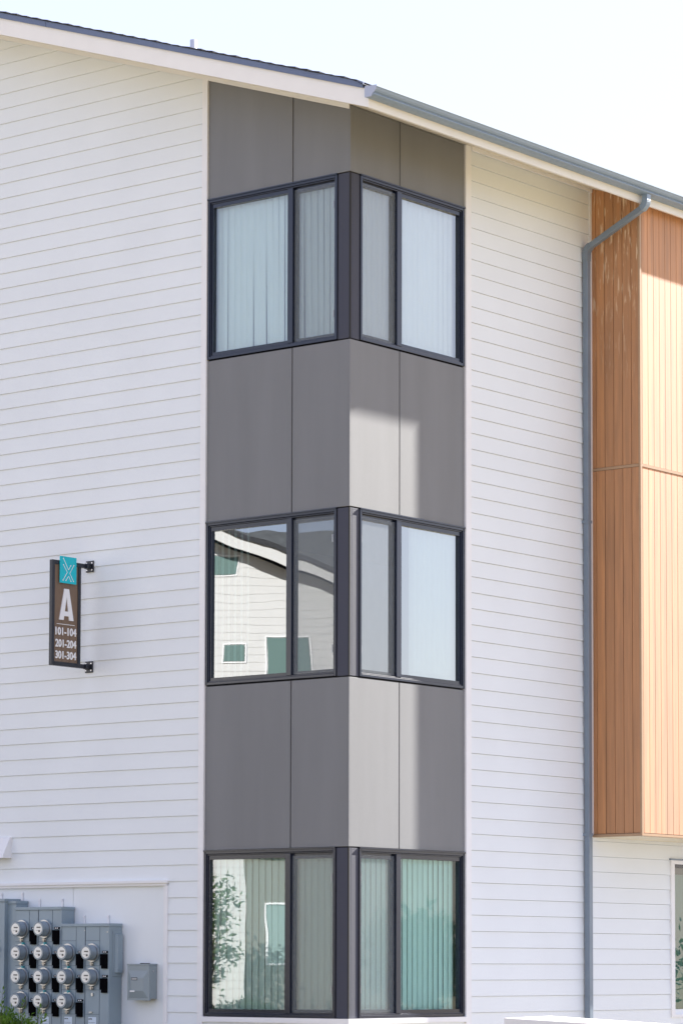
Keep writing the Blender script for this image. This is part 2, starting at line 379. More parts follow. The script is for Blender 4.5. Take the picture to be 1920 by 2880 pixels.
# ground-floor window under the bay
mb = MB(RW); frame_rect(mb, 5.42, 6.90, .935, 2.50, .035, -.09, -.02); mb.box(6.14, 6.18, -.09, -.02, .97, 2.465)
W7 = mb.build('window', FRAME, B); tag(W7, 'dark window under the orange bay in white trim')
mb = MB(RW); frame_rect(mb, 5.352, 6.968, .905, 2.54, .066, -.09, .022, tt=.04, tb=.028); mb.build('window_trim', TRIM, W7)
mb = MB(RW); mb.box(5.33, 6.99, -.02, .034, 2.541, 2.556); mb.build('head_flashing', PIPE, W7)
mb = MB(RW); mb.add([(5.455,-.05,.97),(6.865,-.05,.97),(6.865,-.05,2.465),(5.455,-.05,2.465)], [(0,1,2,3)])
mb.build('pane', glass_mat('coated_glass', (.40,.56,.52), .06, seed=22), W7, recalc=False)
mb = MB(RW); vanes(mb, 5.48, 6.86, .98, 2.40, -.16, 8, jitter=3); mb.build('blind', BLIND, W7)

# rooms behind the windows
for i, (z0, z1) in enumerate(((.3, 3.1), (3.3, 6.2), (6.4, 9.2))):
    mb = MB()
    mb.add([(-5,.32,z0),(-.32,.32,z0),(-.32,8,z0),(-5,8,z0),(-5,.32,z1),(-.32,.32,z1),(-.32,8,z1),(-5,8,z1)],
           [(0,1,2,3),(4,7,6,5),(2,6,7,3),(3,7,4,0)])
    # reveals joining the room to the wall line
    a = ZB[i]-.05; b = ZB[i]+WH+.05
    mb.box(-1.8, -.14, .06, .32, a-.04, a); mb.box(-1.8, -.14, .06, .32, b, b+.04)
    mb.box(-.32, -.06, .14, 1.8, a-.04, a); mb.box(-.32, -.06, .14, 1.8, b, b+.04)
    mb.box(-1.84, -1.80, .06, .32, a, b); mb.box(-.32, -.06, 1.8, 1.84, a, b)
    mb.add([(-5,.32,z0),(-1.8,.32,z0),(-1.8,.32,z1),(-5,.32,z1)], [(0,1,2,3)])
    if i: mb.add([(-.32,1.8,z0),(-.32,8,z0),(-.32,8,z1),(-.32,1.8,z1)], [(0,1,2,3)])
    else: mb.add([(-.32,1.8,z0),(-.32,5.3,z0),(-.32,5.3,z1),(-.32,1.8,z1)], [(0,1,2,3)])
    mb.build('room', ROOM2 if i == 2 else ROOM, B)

# ------------------------------------------------------------------ roof
E, O = .71, .629           # eave and rake overhangs
mb = MB()
def slope_prism(mb, xa, xb, ya, yb, dz0, dz1):
    za, zb_ = zr(xa), zr(xb)
    mb.prism([(xa, za+dz0), (xb, zb_+dz0), (xb, zb_+dz1), (xa, za+dz1)], 1, ya, yb)
YB = 14.6
slope_prism(mb, RIDGE, E-.026, -O+.026, YB, .0, .135); slope_prism(mb, 2*RIDGE-E, RIDGE, -O+.026, YB, .0, .135)
R = mb.build('roof', SOFFIT, B)
mb = MB(); slope_prism(mb, RIDGE, -.0, -.03, -.012, -.045, .0); mb.build('frieze_trim', TRIM, R)
mb = MB(); mb.box(.012, .03, 1.85, 3.92, 9.335, 9.372); mb.build('frieze_trim', TRIM, R)
mb = MB(); slope_prism(mb, RIDGE, E, -O, -O+.025, -.054, .117); slope_prism(mb, 2*RIDGE-E, RIDGE, -O, -O+.025, -.054, .117)
o = mb.build('rake_fascia', CREAM, R)
mb = MB(); mb.box(E-.025, E, -O+.0255, YB, ROOF0-SL*E-.052, ROOF0-SL*E+.114); mb.build('eave_fascia', CREAM, R)
mb = MB(); 
for xa, xb in ((-3.30, .66), (-7.0, -3.305)):
    slope_prism(mb, xa, xb, -O-.018, -O-.001, .110, .165)
slope_prism(mb, 2*RIDGE-E, RIDGE, -O-.018, -O-.001, .110, .165)
mb.build('rake_flashing', FLASH, R)
mb = MB(); cs = .143; x = E+.03; k = 0
while x > RIDGE:
    x0 = max(x-cs*1.35, RIDGE); a, b = zr(x), zr(x0)
    y0 = -O-.022-random.uniform(0, .010)
    th = random.uniform(.010, .019) if x < .5 else .006
    mb.prism([(x, a+.168-(0 if x < .6 else .045)), (x0, b+.166), (x0, b+.168), (x, a+.168+th-(0 if x < .6 else .045))], 1, y0, YB)
    x -= cs
slope_prism(mb, RIDGE+.05, .55, -O-.014, YB, .136, .166); slope_prism(mb, 2*RIDGE-E, RIDGE+.05, -O-.02, YB, .136, .19)
mb.build('shingles', SHING, R)
mb = MB(); mb.tube((-4.617, 3.0, 10.9), (-4.617, 3.0, 11.588), .038, n=24); mb.build('vent_pipe', mat('pvc_pipe', (.62,.64,.70), .5), R)

# gutter (K-style profile)
prof = [(E+.004, 9.165), (.792, 9.165), (.818, 9.178), (.819, 9.183), (.806, 9.199), (.808, 9.202), (.818, 9.207), (.832, 9.222), (.838, 9.243), (.846, 9.245), (.846, 9.256), (.832, 9.256), (.828, 9.226), (.796, 9.196), (.782, 9.172), (E+.010, 9.172), (E+.010, 9.262), (E+.004, 9.262)]
mb = MB(); mb.prism(prof, 1, -O-.055, YB); Gt = mb.build('gutter', GUT, B, recalc=True)
mb = MB(); mb.prism([(E+.002, 9.163), (.787, 9.163), (.80, 9.184), (.836, 9.215), (.848, 9.257), (E+.002, 9.264)], 1, -O-.060, -O-.0552)
mb.build('end_cap', mat('end_cap_metal', (.40,.44,.55), .5, metal=.1), Gt)
# downpipe: rectangular section swept along a path
def sweep(mb, pts, hx, hy, rib=None):
    rings = []
    for i, p in enumerate(pts):
        p = Vector(p); t = (Vector(pts[min(i+1, len(pts)-1)])-Vector(pts[max(i-1, 0)])).normalized()
        side = Vector((0,1,0)); nrm = side.cross(t).normalized()
        k = 1+(.06 if rib and rib[i] else 0)
        rings.append([tuple(p+nrm*hx*k*a+side*hy*k*b) for a, b in ((-1,-1),(1,-1),(1,1),(-1,1))])
    vs = [v for r in rings for v in r]; fs = []
    for i in range(len(rings)-1):
        for j in range(4): a = i*4+j; b = i*4+(j+1)%4; fs.append((a, b, b+4, a+4))
    fs.append((3,2,1,0)); n = len(vs)-4; fs.append((n,n+1,n+2,n+3))
    mb.add(vs, fs)
PX, PY = .050, 3.781
hx = .030
mb = MB(); sweep(mb, [(PX,PY,.3),(PX,PY,2.72)], hx+.002, hx+.002); sweep(mb, [(PX,PY,2.68),(PX,PY,8.60)], hx, hx)
Pp = mb.build('downpipe', PIPE, B, bevel=.006)
def arc(c, r, a0, a1, n): return [(c[0]+r*math.cos(a0+(a1-a0)*i/n), PY, c[1]+r*math.sin(a0+(a1-a0)*i/n)) for i in range(n+1)]
pts = [(PX, PY, 8.59)]
A = math.radians(65)     # lower elbow bends from vertical to a shallow run
r = .09
pts += arc((PX+r, 8.66), r, math.pi, math.pi-A, 16)
e = pts[-1]; tx, tz = math.sin(A), math.cos(A)
topx = .775
# end of the run and the upper elbow
run = (topx - (r-r*math.cos(A)) - e[0])/tx
p2 = (e[0]+tx*run, PY, e[2]+tz*run)
pts2 = arc((p2[0]-r*math.cos(A), p2[2]+r*math.sin(A)), r, -A, 0, 16)
mb = MB(); rib = [0]+[i % 2 for i in range(17)]
sweep(mb, pts, hx+.002, hx+.002, rib); mb.build('elbow', PIPE, Pp)
mb = MB(); sweep(mb, [pts[-2], (p2[0]+tx*.01, PY, p2[2]+tz*.01)], hx-.001, hx-.001); mb.build('offset_run', PIPE, Pp, bevel=.005)
mb = MB(); sweep(mb, pts2+[(pts2[-1][0], PY, 9.166)], hx+.002, hx+.002, [i % 2 for i in range(17)]+[0]); mb.build('elbow', GUT, Pp)
print('upper elbow top z', pts2[-1][2])
for z in (2.735, 5.9):
    mb = MB(); mb.prism([(.001,PY-.034),(PX+.034,PY-.034),(PX+.034,PY+.034),(PX+.031,PY+.034),(PX+.031,PY-.0311),(.001,PY-.0311)], 2, z, z+.03)
    mb.build('pipe_strap', PIPE, Pp)

# ------------------------------------------------------------------ orange boarded bay
BX, BY0, BY1, BZ0, BZT = .595, 3.923, 8.9, 2.733, 9.18
mb = MB(); gw = .006
u = .065-.107
while u < BX-.03:      # side boards, each separated by a v-groove
    a, b = max(u, .0)+gw/2, min(u+.107, BX-.012)-gw/2
    for z0, z1 in ((BZ0+.03, 6.447), (6.480, None)):
        t = [z1 or zr(a)+.0, z1 or zr(b)+.0]
        if b > a+.004: mb.add([(a,BY0,z0),(b,BY0,z0),(b,BY0,t[1]),(a,BY0,t[0]),(a,BY0+.02,z0),(b,BY0+.02,z0),(b,BY0+.02,t[1]),(a,BY0+.02,t[0])],
               [(0,1,2,3),(4,7,6,5),(0,4,5,1),(1,5,6,2),(2,6,7,3),(3,7,4,0)])
    u += .107
v = 3.967
while v < BY1:
    a, b = v+gw/2, min(v+.107, BY1)-gw/2
    for z0, z1 in ((BZ0+.03, 6.447), (6.480, 9.175)): mb.box(BX-.02, BX, a, b, z0, z1)
    v += .107
for z0, z1 in ((BZ0+.03, 6.447), (6.480, 9.175)):
    mb.box(BX-.02, BX, BY0+.021, 3.967-gw/2, z0, z1)
Bay = mb.build('bay', WOOD, B)
mb = MB(); mb.box(.0, BX-.021, BY0+.0205, BY1, BZ0+.02, 9.16); mb.build('bay_core', mat('groove_shadow', (.10,.045,.018), .8), Bay)
mb = MB(); mb.box(BX-.014, BX+.010, BY0-.008, BY0+.022, BZ0+.025, 9.175); mb.build('bay_corner_trim', WOODTRIM, Bay)
mb = MB(); mb.box(.0, BX-.0145, BY0-.004, BY0+.01, 6.450, 6.477); mb.box(BX-.01, BX+.006, BY0+.0225, BY1, 6.450, 6.477); mb.build('bay_band', WOODTRIM, Bay)
mb = MB(); mb.box(0, BX+.012, BY0-.010, BY1+.01, BZ0, BZ0+.0245); mb.build('bay_base_trim', WOODTRIM, Bay)
mb = MB(); mb.box(0.011, BX-.02, BY0+.01, BY1-.01, BZ0-.006, BZ0-.001); mb.build('bay_soffit', SOFFIT, Bay)
mb = MB(); mb.box(.002, .020, BY0-.03, BY0-.001, 2.76, 9.36); mb.build('inside_corner_trim', TRIM, Bay)
mb = MB(); mb.box(0, BX, BY1+.0005, BY1+.02, BZ0+.03, 9.16); mb.build('bay_side', WOODTRIM, Bay)

# ------------------------------------------------------------------ blade sign
SX = -3.242
BOLT = mat('bolt_head', (.75,.75,.78), .3, metal=.4)
S = empty('blade_sign', (SX, 0, 4.32)); 
tag(S, 'brown board sign with white letter A and turquoise plate, bracketed out from white siding', 'sign')
def sbuild(mb, name, M, parent=S, **k):
    mb.v = [(a-SX, b, c-4.32) for a, b, c in mb.v]; return mb.build(name, M, parent, **k)
X0, X1 = SX-.040, SX
mb = MB()
mb.box(X0, X1, -.541, -.504, 4.322, 5.350); mb.box(X0, X1, -.177, -.139, 4.322, 5.350)
mb.box(X0, X1, -.504, -.177, 5.309, 5.350); mb.box(X0, X1, -.504, -.177, 4.322, 4.362)
fr = sbuild(mb, 'frame', SIGNMET, bevel=.003)
for z0, z1, pz0, pz1 in ((5.312, 5.350, 5.274, 5.387), (4.322, 4.362, 4.284, 4.396)):
    mb = MB(); mb.box(X0+.002, X1-.002, -.1385, -.02, z0, z1); a = sbuild(mb, 'arm', SIGNMET, bevel=.003)
    mb = MB(); mb.box(SX-.054, SX+.049, -.020, -.011, pz0, pz1)
    p = sbuild(mb, 'mounting_plate', SIGNMET, parent=a, bevel=.003)
    for dx in (-.037, .031):
        for zz in (pz0+.022, pz1-.022):
            mb = MB(); mb.tube((SX+dx,-.020,zz), (SX+dx,-.026,zz), .0072, n=10); sbuild(mb, 'bolt', BOLT, parent=a)
    mb = MB(); zc = (z0+z1)/2; mb.prism([(SX-.03,zc-.025),(SX+.022,zc-.025),(SX+.022,zc+.025),(SX-.03,zc+.025)], 1, -.075, -.0205); sbuild(mb, 'socket', SIGNMET, parent=a, bevel=.006)
mb = MB()
for i in range(3):
    a = -.504+i*.109; mb.box(X0+.012, X1-.010, a+.0012, a+.1078, 4.362, 5.309)
bd = sbuild(mb, 'board', SIGNWOOD); 
mb = MB(); mb.box(X0+.014, X1-.013, -.504, -.177, 4.362, 5.309); sbuild(mb, 'board_core', JOINT, parent=bd)
mb = MB(); mb.box(X1+.004, X1+.012, -.448, -.219, 5.131, 5.392)
pl = sbuild(mb, 'plate', TURQ, bevel=.001)
mb = MB()
def stroke(p, q, w, x):
    (a, b), (c, d) = p, q; L_ = math.hypot(c-a, d-b); nx, nz = -(d-b)/L_*w/2, (c-a)/L_*w/2
    mb.add([(x,a+nx,b+nz),(x,c+nx,d+nz),(x,c-nx,d-nz),(x,a-nx,b-nz),(x+.002,a+nx,b+nz),(x+.002,c+nx,d+nz),(x+.002,c-nx,d-nz),(x+.002,a-nx,b-nz)],
           [(0,1,2,3),(4,7,6,5),(0,4,5,1),(1,5,6,2),(2,6,7,3),(3,7,4,0)])
def dot(p, x): mb.tube((x,p[0],p[1]), (x+.002,p[0],p[1]), .0065, n=12)
def lp(px, py):   # logo pixel coordinates of the close-up -> plate plane
    fy = (px-398)/270.; ztop = 5.392; return (-.448+fy*.229, ztop-((py-258-fy*34)/437.)*.261)
chains = [[(450,300),(535,490),(572,418)], [(452,405),(515,528),(447,655)], [(622,415),(556,545),(617,676)], [(495,660),(538,590),(575,676)]]
for c in chains:
    P_ = [lp(*p) for p in c]
    for a, b in zip(P_, P_[1:]): stroke(a, b, .0055, X1+.0122)
    dot(P_[0], X1+.0122); dot(P_[-1], X1+.0122)
sbuild(mb, 'emblem', LETTER, parent=pl)
# letter A: outline polygon with a counter, built as quads
mb = MB(); x = X1-.0095; T = .010
def quad(pts):
    mb.add([(x,a,b) for a, b in pts]+[(x+T,a,b) for a, b in pts], [(3,2,1,0),(4,5,6,7),(0,1,5,4),(1,2,6,5),(2,3,7,6),(3,0,4,7)])
yc = -.339; zt, zb2 = 5.078, 4.772
quad([(-.438,zb2),(-.379,zb2),(-.339,5.005),(-.371,zt)][:4])
quad([(-.371,zt),(-.339,5.005),(-.338,zt),(-.355,zt+.0001)][:4])
quad([(-.307,zt),(-.339,5.005),(-.299,zb2),(-.240,zb2)])
quad([(-.338,zt),(-.339,5.005),(-.307,zt),(-.32,zt+.0001)])
quad([(-.372,4.812),(-.306,4.812),(-.314,4.858),(-.364,4.858)])
sbuild(mb, 'letter', LETTER)
mb = MB(); mb.box(x, x+.006, -.467, -.222, 4.728, 4.733); sbuild(mb, 'rule_line', LETTER)
def text(name, s, size, y0, y1, z, x, M, parent, base, off=.0, depth=.003, height=None):
    c = bpy.data.curves.new(name, 'FONT'); c.body = s; c.size = size; c.extrude = depth; c.offset = off; c.align_x = 'LEFT'; c.resolution_u = 3
    t = bpy.data.objects.new(name, c); COL.objects.link(t)
    me = bpy.data.meshes.new_from_object(t.evaluated_get(bpy.context.evaluated_depsgraph_get())) if False else None
    bpy.context.view_layer.update()
    me = bpy.data.meshes.new_from_object(t.evaluated_get(bpy.context.evaluated_depsgraph_get()))
    bpy.data.objects.remove(t)
    xs = [v.co.x for v in me.vertices]; ys = [v.co.y for v in me.vertices]
    sx = (y1-y0)/(max(xs)-min(xs)); sy = height/(max(ys)-min(ys)) if height else sx
    mx, my = min(xs), min(ys)
    for v in me.vertices:
        a, b, cc = v.co; v.co = (x+cc+depth-base[0], y0+(a-mx)*sx-base[1], z+(b-my)*sy-base[2])
    me.materials.append(M); o = bpy.data.objects.new(name, me); COL.objects.link(o); o.parent = parent; return o
for s, z in (('101-104', 4.622), ('201-204', 4.505), ('301-304', 4.392)):
    text('numbers', s, .1, -.486, -.196, z, X1-.0095, LETTER, S, (SX,0,4.32), off=.0024, height=.077)

# ------------------------------------------------------------------ electric meter cabinets
FY = -.18
def cabinet(name, x0, x1, y, ztop, label, cat='meter cabinet', group='meter cabinets'):
    c = empty(name, ((x0+x1)/2, 0, .3)); tag(c, label, cat, group)
    def bld(mb, nm, M, parent=None, **k):
        mb.v = [(a-(x0+x1)/2, b, cc-.3) for a, b, cc in mb.v]; return mb.build(nm, M, parent or c, **k)
    mb = MB(); mb.box(x0, x1, y, .0-.001+.0, .3, ztop-.03); bld(mb, 'housing', STEEL, bevel=.003)
    mb = MB(); mb.box(x0-.006, x1+.006, y-.010, .0-.001, ztop-.03, ztop); bld(mb, 'rain_cap', STEEL, bevel=.003)
    return c, bld
def hangers(bld, xs, z):
    for x in xs:
        mb = MB(LW); mb.box(x-.012, x+.012, .0, .006, z, z+.085); mb.tube((x-.003,.006,z+.068), (x-.003,.012,z+.068), .010, n=12)
        bld(mb, 'hanger_strap', TRIM)
rj = random.Random(5)
def meter(bld, x, z, y, lcd=1):
    mb = MB(); mb.tube((x,y,z), (x,y-.020,z), .090, .090, n=40)
    ring = bld(mb, 'electric_meter', STEEL)
    mb = MB(); mb.tube((x,y-.0202,z), (x,y-.0245,z), .0895, .0880, n=40); bld(mb, 'clamp_ring', RING, ring)
    mb = MB(); mb.tube((x,y-.0292,z), (x,y-.034,z), .0765, .076, n=40); mb.tube((x,y-.034,z), (x,y-.098,z), .0755, .071, n=40, cap=False); bld(mb, 'meter_glass', METERBODY, ring)
    mb = MB(); mb.tube((x,y-.0975,z), (x,y-.1035,z), .0715, .0665, n=40); bld(mb, 'face_rim', mat_rim, ring)
    mb = MB(); mb.tube((x,y-.1037,z), (x,y-.1050,z), .0525, .0525, n=32); bld(mb, 'dial_face', DIAL, ring)
    mb = MB(); dz = rj.uniform(-.002, .002); mb.box(x-.018, x+.034, y-.1070, y-.1051, z+.008+dz, z+.019+dz); mb.box(x+.006, x+.028, y-.1070, y-.1051, z-.032+dz, z-.014+dz)
    mb.box(x-.030, x+.002, y-.1065, y-.1051, z-.018+dz, z-.016+dz)
    bld(mb, 'display', LCD, ring)
    mb = MB(); mb.box(x-.008, x+.007, y-.030, y-.004, z-.124, z-.089); mb.box(x-.027, x+.025, y-.026, y-.016, z-.108, z-.100)
    bld(mb, 'clamp_screw', BRASS, ring)
def breaker(bld, x, z, y, wide=True):
    mb = MB(); mb.box(x-.038, x+.043, y-.026, y-.0, z-.112, z+.0); mb.box(x-.028, x+.043, y-.022, y, z-.140, z-.112)
    b = bld(mb, 'breaker_cover', BLACK, bevel=.003)
    mb = MB(); mb.box(x-.024, x+.044, y-.010, y-.0, z+.008, z+.030); bld(mb, 'number_tag', BLACK, b)
    mb = MB(); mb.box(x-.012, x+.004, y-.0115, y-.0101, z+.014, z+.024); mb.box(x+.012, x+.030, y-.0115, y-.0101, z+.014, z+.024); bld(mb, 'tag_digits', WHITEP, b)
mat_rim = mat('clear_rim', (.20,.25,.29), .2, metal=.1)
mat_line = mat('panel_seam', (.07,.10,.125), .6)
def seams(bld, x0, x1, y, ztop, ms, zb_rows, rows_top):
    mb = MB()
    for k, xc in enumerate(ms):
        c0 = x0+k*(x1-x0)/len(ms); cw = (x1-x0)/len(ms)
        if k: mb.box(c0-.0035, c0+.0035, y-.0030, y+.001, .3, ztop-.032)
        xs = c0+cw*.61
        mb.box(xs-.0015, xs+.0015, y-.0022, y+.001, .3, ztop-.032)
        for z in [ztop-.165]+zb_rows: mb.box(c0+.003, xs-.0015, y-.0022, y+.001, z-.0015, z+.0015)
    bld(mb, 'panel_seam', mat_line)
RZ = [1.783, 1.551, 1.319, 1.085]
c2, bld2 = cabinet('meter_cabinet', -4.052, -3.424, FY, 1.998, 'blue-grey meter cabinet with two columns of four round meters, left of the four-column bank end')
tag(c2, 'taller grey-blue meter cabinet holding two columns of four round electric meters')
for k, xc in enumerate((-3.952, -3.641)):
    for z in RZ: meter(bld2, xc+.000, z, FY)
    for z in RZ: breaker(bld2, xc+.150, z-.012, FY)
seams(bld2, -4.052, -3.424, FY, 1.998, (0, 1), [z-.125 for z in RZ], 0); hangers(bld2, (-3.90, -3.59), 1.999)
mb = MB(); mb.box(-3.684, -3.584, FY-.002, FY-.0005, .80, .933); lb = bld2(mb, 'paper_label', LAB)
def label_marks(bld, x0, z, lb):
    mb = MB()
    for i in range(4): mb.box(x0+.004, x0+.088, FY-.0028, FY-.0021, z-.055-i*.016, z-.052-i*.016)
    bld(mb, 'small_print', mat_line, lb)
def brandtext(bld_base, x0, z, parent, base):
    c = bpy.data.curves.new('maker_name', 'FONT'); c.body = 'EATON'; c.size = .02; c.extrude = .0002; c.offset = .0008
    t = bpy.data.objects.new('maker_name', c); COL.objects.link(t); bpy.context.view_layer.update()
    me = bpy.data.meshes.new_from_object(t.evaluated_get(bpy.context.evaluated_depsgraph_get())); bpy.data.objects.remove(t)
    xs = [v.co.x for v in me.vertices]; s = .046/(max(xs)-min(xs))
    for v in me.vertices: a, b, cc = v.co; v.co = (x0+.005+a*s-base[0], FY-.0028+cc-base[1], z-.024+b*s*1.2-base[2])
    me.materials.append(BLACK); o = bpy.data.objects.new('maker_name', me); COL.objects.link(o); o.parent = parent
label_marks(bld2, -3.684, .933, lb); brandtext(None, -3.684, .933, lb, ((-4.052-3.424)/2, 0, .3))
for xc, z in ((-3.93, RZ[1]), (-3.63, RZ[1]), (-3.93, RZ[2]), (-3.63, RZ[3])):
    mb = MB(); mb.box(xc-.008, xc+.008, FY-.03, FY-.0005, z+.080, z+.102); bld2(mb, 'seal_tag', TEAL)

c3, bld3 = cabinet('meter_cabinet', -3.417, -2.791, FY, 1.832, '')
tag(c3, 'shorter grey-blue meter cabinet with seven round meters and a raised cover on its right side')
for k, xc in enumerate((-3.323, -3.001)):
    for j, z in enumerate(RZ[1:]):
        if k == 1 and j == 2: continue
        meter(bld3, xc, z, FY); breaker(bld3, xc+.152, z-.012, FY)
seams(bld3, -3.417, -2.791, FY, 1.832, (0, 1), [z-.125 for z in RZ[1:]], 0); hangers(bld3, (-3.29, -2.97), 1.833)
for x0 in (-3.375, -3.056):
    mb = MB(); mb.box(x0, x0+.103, FY-.002, FY-.0005, .80, .933); lb = bld3(mb, 'paper_label', LAB); label_marks(bld3, x0, .933, lb); brandtext(None, x0, .933, lb, ((-3.417-2.791)/2, 0, .3))
mb = MB(); mb.box(-2.791, -2.784, -.135, -.004, 1.325, 1.763); mb.prism([(-2.784,-.112),(-2.755,-.095),(-2.755,-.025),(-2.784,-.008)], 2, 1.36, 1.728); bld3(mb, 'side_cover', STEEL, bevel=.006)
mb = MB(); mb.box(-3.012, -2.99, FY-.012, FY-.0005, 1.135, 1.165); mb.box(-3.04, -3.0, FY-.012, FY-.0005, .975, .985)
for xx, zz in ((-3.11, 1.765), (-2.80+.0-.012, 1.75), (-2.80-.005, 1.28)): mb.tube((xx,FY,zz), (xx,FY-.005,zz), .006, n=8)
bld3(mb, 'latch', RING)
for xc, z in ((-3.31, RZ[2]), (-3.31, RZ[3])):
    mb = MB(); mb.box(xc-.008, xc+.008, FY-.03, FY-.0005, z+.080, z+.102); bld3(mb, 'seal_tag', TEAL)

c0, bld0 = cabinet('switch_cabinet', -4.60, -4.060, -.165, 2.063, ''); tag(c0, 'tall plain grey-blue cabinet rising behind the left meter cabinet', 'electrical cabinet', 'meter cabinets')
hangers(bld0, (-4.14, -4.43), 2.064)
c1, bld1 = cabinet('switch_cabinet', -5.3, -4.170, -.215, 2.083, ''); tag(c1, 'wide deep grey-blue switch cabinet cut off by the left edge, black handle on its door', 'electrical cabinet', 'meter cabinets')
# the wide cabinet stands in front of the plain one: keep them apart
for ch in c0.children: ch.location.x += 0
mb = MB(); mb.box(-4.31, -4.262, -.245, -.2155, 1.50, 1.68); mb.tube((-4.27,-.245,1.59), (-4.27,-.275,1.59), .018); bld1(mb, 'handle', BLACK, bevel=.004)

# disconnect box
D = empty('disconnect_box', (-2.44, 0, 1.1)); tag(D, 'small grey electrical box with a raised panel door, right of the meters', 'electrical box')
def dbld(mb, nm, M, **k): mb.v = [(a+2.44, b, c-1.1) for a, b, c in mb.v]; return mb.build(nm, M, D, **k)
x0, x1, yb = -2.617, -2.333, -.088
mb = MB(); mb.box(x0, x1, yb, .0, 1.112, 1.432); dbld(mb, 'housing', STEEL2, bevel=.003)
mb = MB(); mb.box(x0-.004, x1+.003, yb-.026, .0, 1.4322, 1.446); dbld(mb, 'rain_cap', STEEL2, bevel=.002)
mb = MB(); yf = yb-.022; a, b, c, d = x0+.002, x1-.001, 1.098, 1.431
mb.box(a, b, yf, yb-.0005, c, d); 
i0, i1, j0, j1 = a+.016, b-.014, c+.02, d-.05
k0, k1, l0, l1 = i0+.045, i1-.045, j0+.07, j1-.07
mb.add([(i0,yf-.0003,j0),(i1,yf-.0003,j0),(i1,yf-.0003,j1),(i0,yf-.0003,j1),(k0,yf-.018,l0),(k1,yf-.018,l0),(k1,yf-.018,l1),(k0,yf-.018,l1)],
       [(0,1,5,4),(1,2,6,5),(2,3,7,6),(3,0,4,7),(4,5,6,7)])
dr = dbld(mb, 'door', STEEL2)
mb = MB(); mb.box(-2.545, -2.470, yf-.0195, yf-.0182, 1.290, 1.315); dbld(mb, 'warning_label', BLACK)
mb = MB(); mb.box(-2.54, -2.475, yf-.0202, yf-.0196, 1.304, 1.309); mb.box(-2.54, -2.475, yf-.0202, yf-.0196, 1.295, 1.299); mb.box(-2.565, -2.505, yf-.0200, yf-.0182, 1.178, 1.192); dbld(mb, 'label_text', WHITEP)
mb = MB(); mb.tube((-2.44,-.05,1.446), (-2.44,-.05,1.452), .045, n=20); mb.tube((-2.49,-.04,1.446), (-2.49,-.04,1.453), .02, n=12); dbld(mb, 'knockout_plug', BLACK)
mb = MB(); mb.tube((x1,-.055,1.375), (x1+.006,-.055,1.375), .008, n=10); dbld(mb, 'latch', RING)

# ------------------------------------------------------------------ low wall at the lower right
LWm = empty('low_wall', (2.9, -.4, 0)); tag(LWm, 'low cream wall with sunlit white top at the bottom right edge', 'wall')
mb = MB(); mb.v = []
pts = [(2.274,-.752,1.0),(3.9,-.752,.940),(3.9,-.071,.940),(2.274,-.071,1.010)]
mb.add([(a-2.9,b+.4,c) for a, b, c in pts]+[(a-2.9,b+.4,0) for a, b, c in pts], [(0,1,2,3),(7,6,5,4),(0,4,5,1),(1,5,6,2),(2,6,7,3),(3,7,4,0)])
mb.build('wall_body', CAPM, LWm, bevel=.006)

# ------------------------------------------------------------------ vegetation
def leaf_mat(name, c, c2):
    return mat(name, c, .45, noise=.01, nscale=9, col2=c2, trans=.35)
LEAF1 = leaf_mat('shrub_leaves', (.05,.13,.012), (.17,.30,.03))
LEAF2 = leaf_mat('tree_leaves', (.03,.07,.015), (.11,.17,.04))
BARK = mat('bark', (.10,.075,.05), .9, noise=.2, nscale=20)
def leaves(mb, c, n, size, up, rng):
    for _ in range(n):
        d = Vector((rng.gauss(0,1), rng.gauss(0,1), rng.gauss(0,.6)+up)).normalized()
        s = d.cross(Vector((rng.gauss(0,1), rng.gauss(0,1), rng.gauss(0,1)))).normalized()
        L_ = size*rng.uniform(.6, 1.2); w_ = L_*.17; nn = d.cross(s)*L_*.06
        p = Vector(c)+Vector((rng.gauss(0,1), rng.gauss(0,1), rng.gauss(0,1)))*size*.35
        q = [p, p+d*L_*.45+s*w_+nn, p+d*L_, p+d*L_*.45-s*w_+nn]
        mb.add([tuple(v) for v in q], [(0,1,2,3)])
rng = random.Random(3)
SB = empty('shrub', (-2.75, -2.0, 0)); tag(SB, 'bright green fine-leaved shrub in front of the meter cabinets, bottom left corner', 'shrub')
fo = MB(); st = MB()
for i in range(520):
    # stems rise from the base and fan out; the crown falls away to the right
    a = rng.uniform(0, 2*math.pi); rad = .78*math.sqrt(rng.random())
    x, y = rad*math.cos(a), rad*math.sin(a)*.7
    top = 1.07-.55*max(0, (x*.8-y*.6)+.18)**1.4-.25*rad*rad+rng.uniform(-.10,.02)
    if i < 7: top += rng.uniform(.04,.12)
    n = 26
    px, py = x*.35, y*.35
    prev = None
    for k in range(n+1):
        t = k/n; p = Vector((px+(x-px)*t+.015*math.sin(7*t+i), py+(y-py)*t, top*t))
        if prev is not None and k % 6 == 0: st.tube(tuple(last), tuple(p), .0028, .002, n=5, cap=False); last = p
        if prev is None: last = p
        prev = p
        if t > .45: leaves(fo, p, 5 if t < .97 else 7, .050, 1.0, rng)
fo.build('foliage', LEAF1, SB, recalc=False); st.build('stem', BARK, SB, recalc=False)
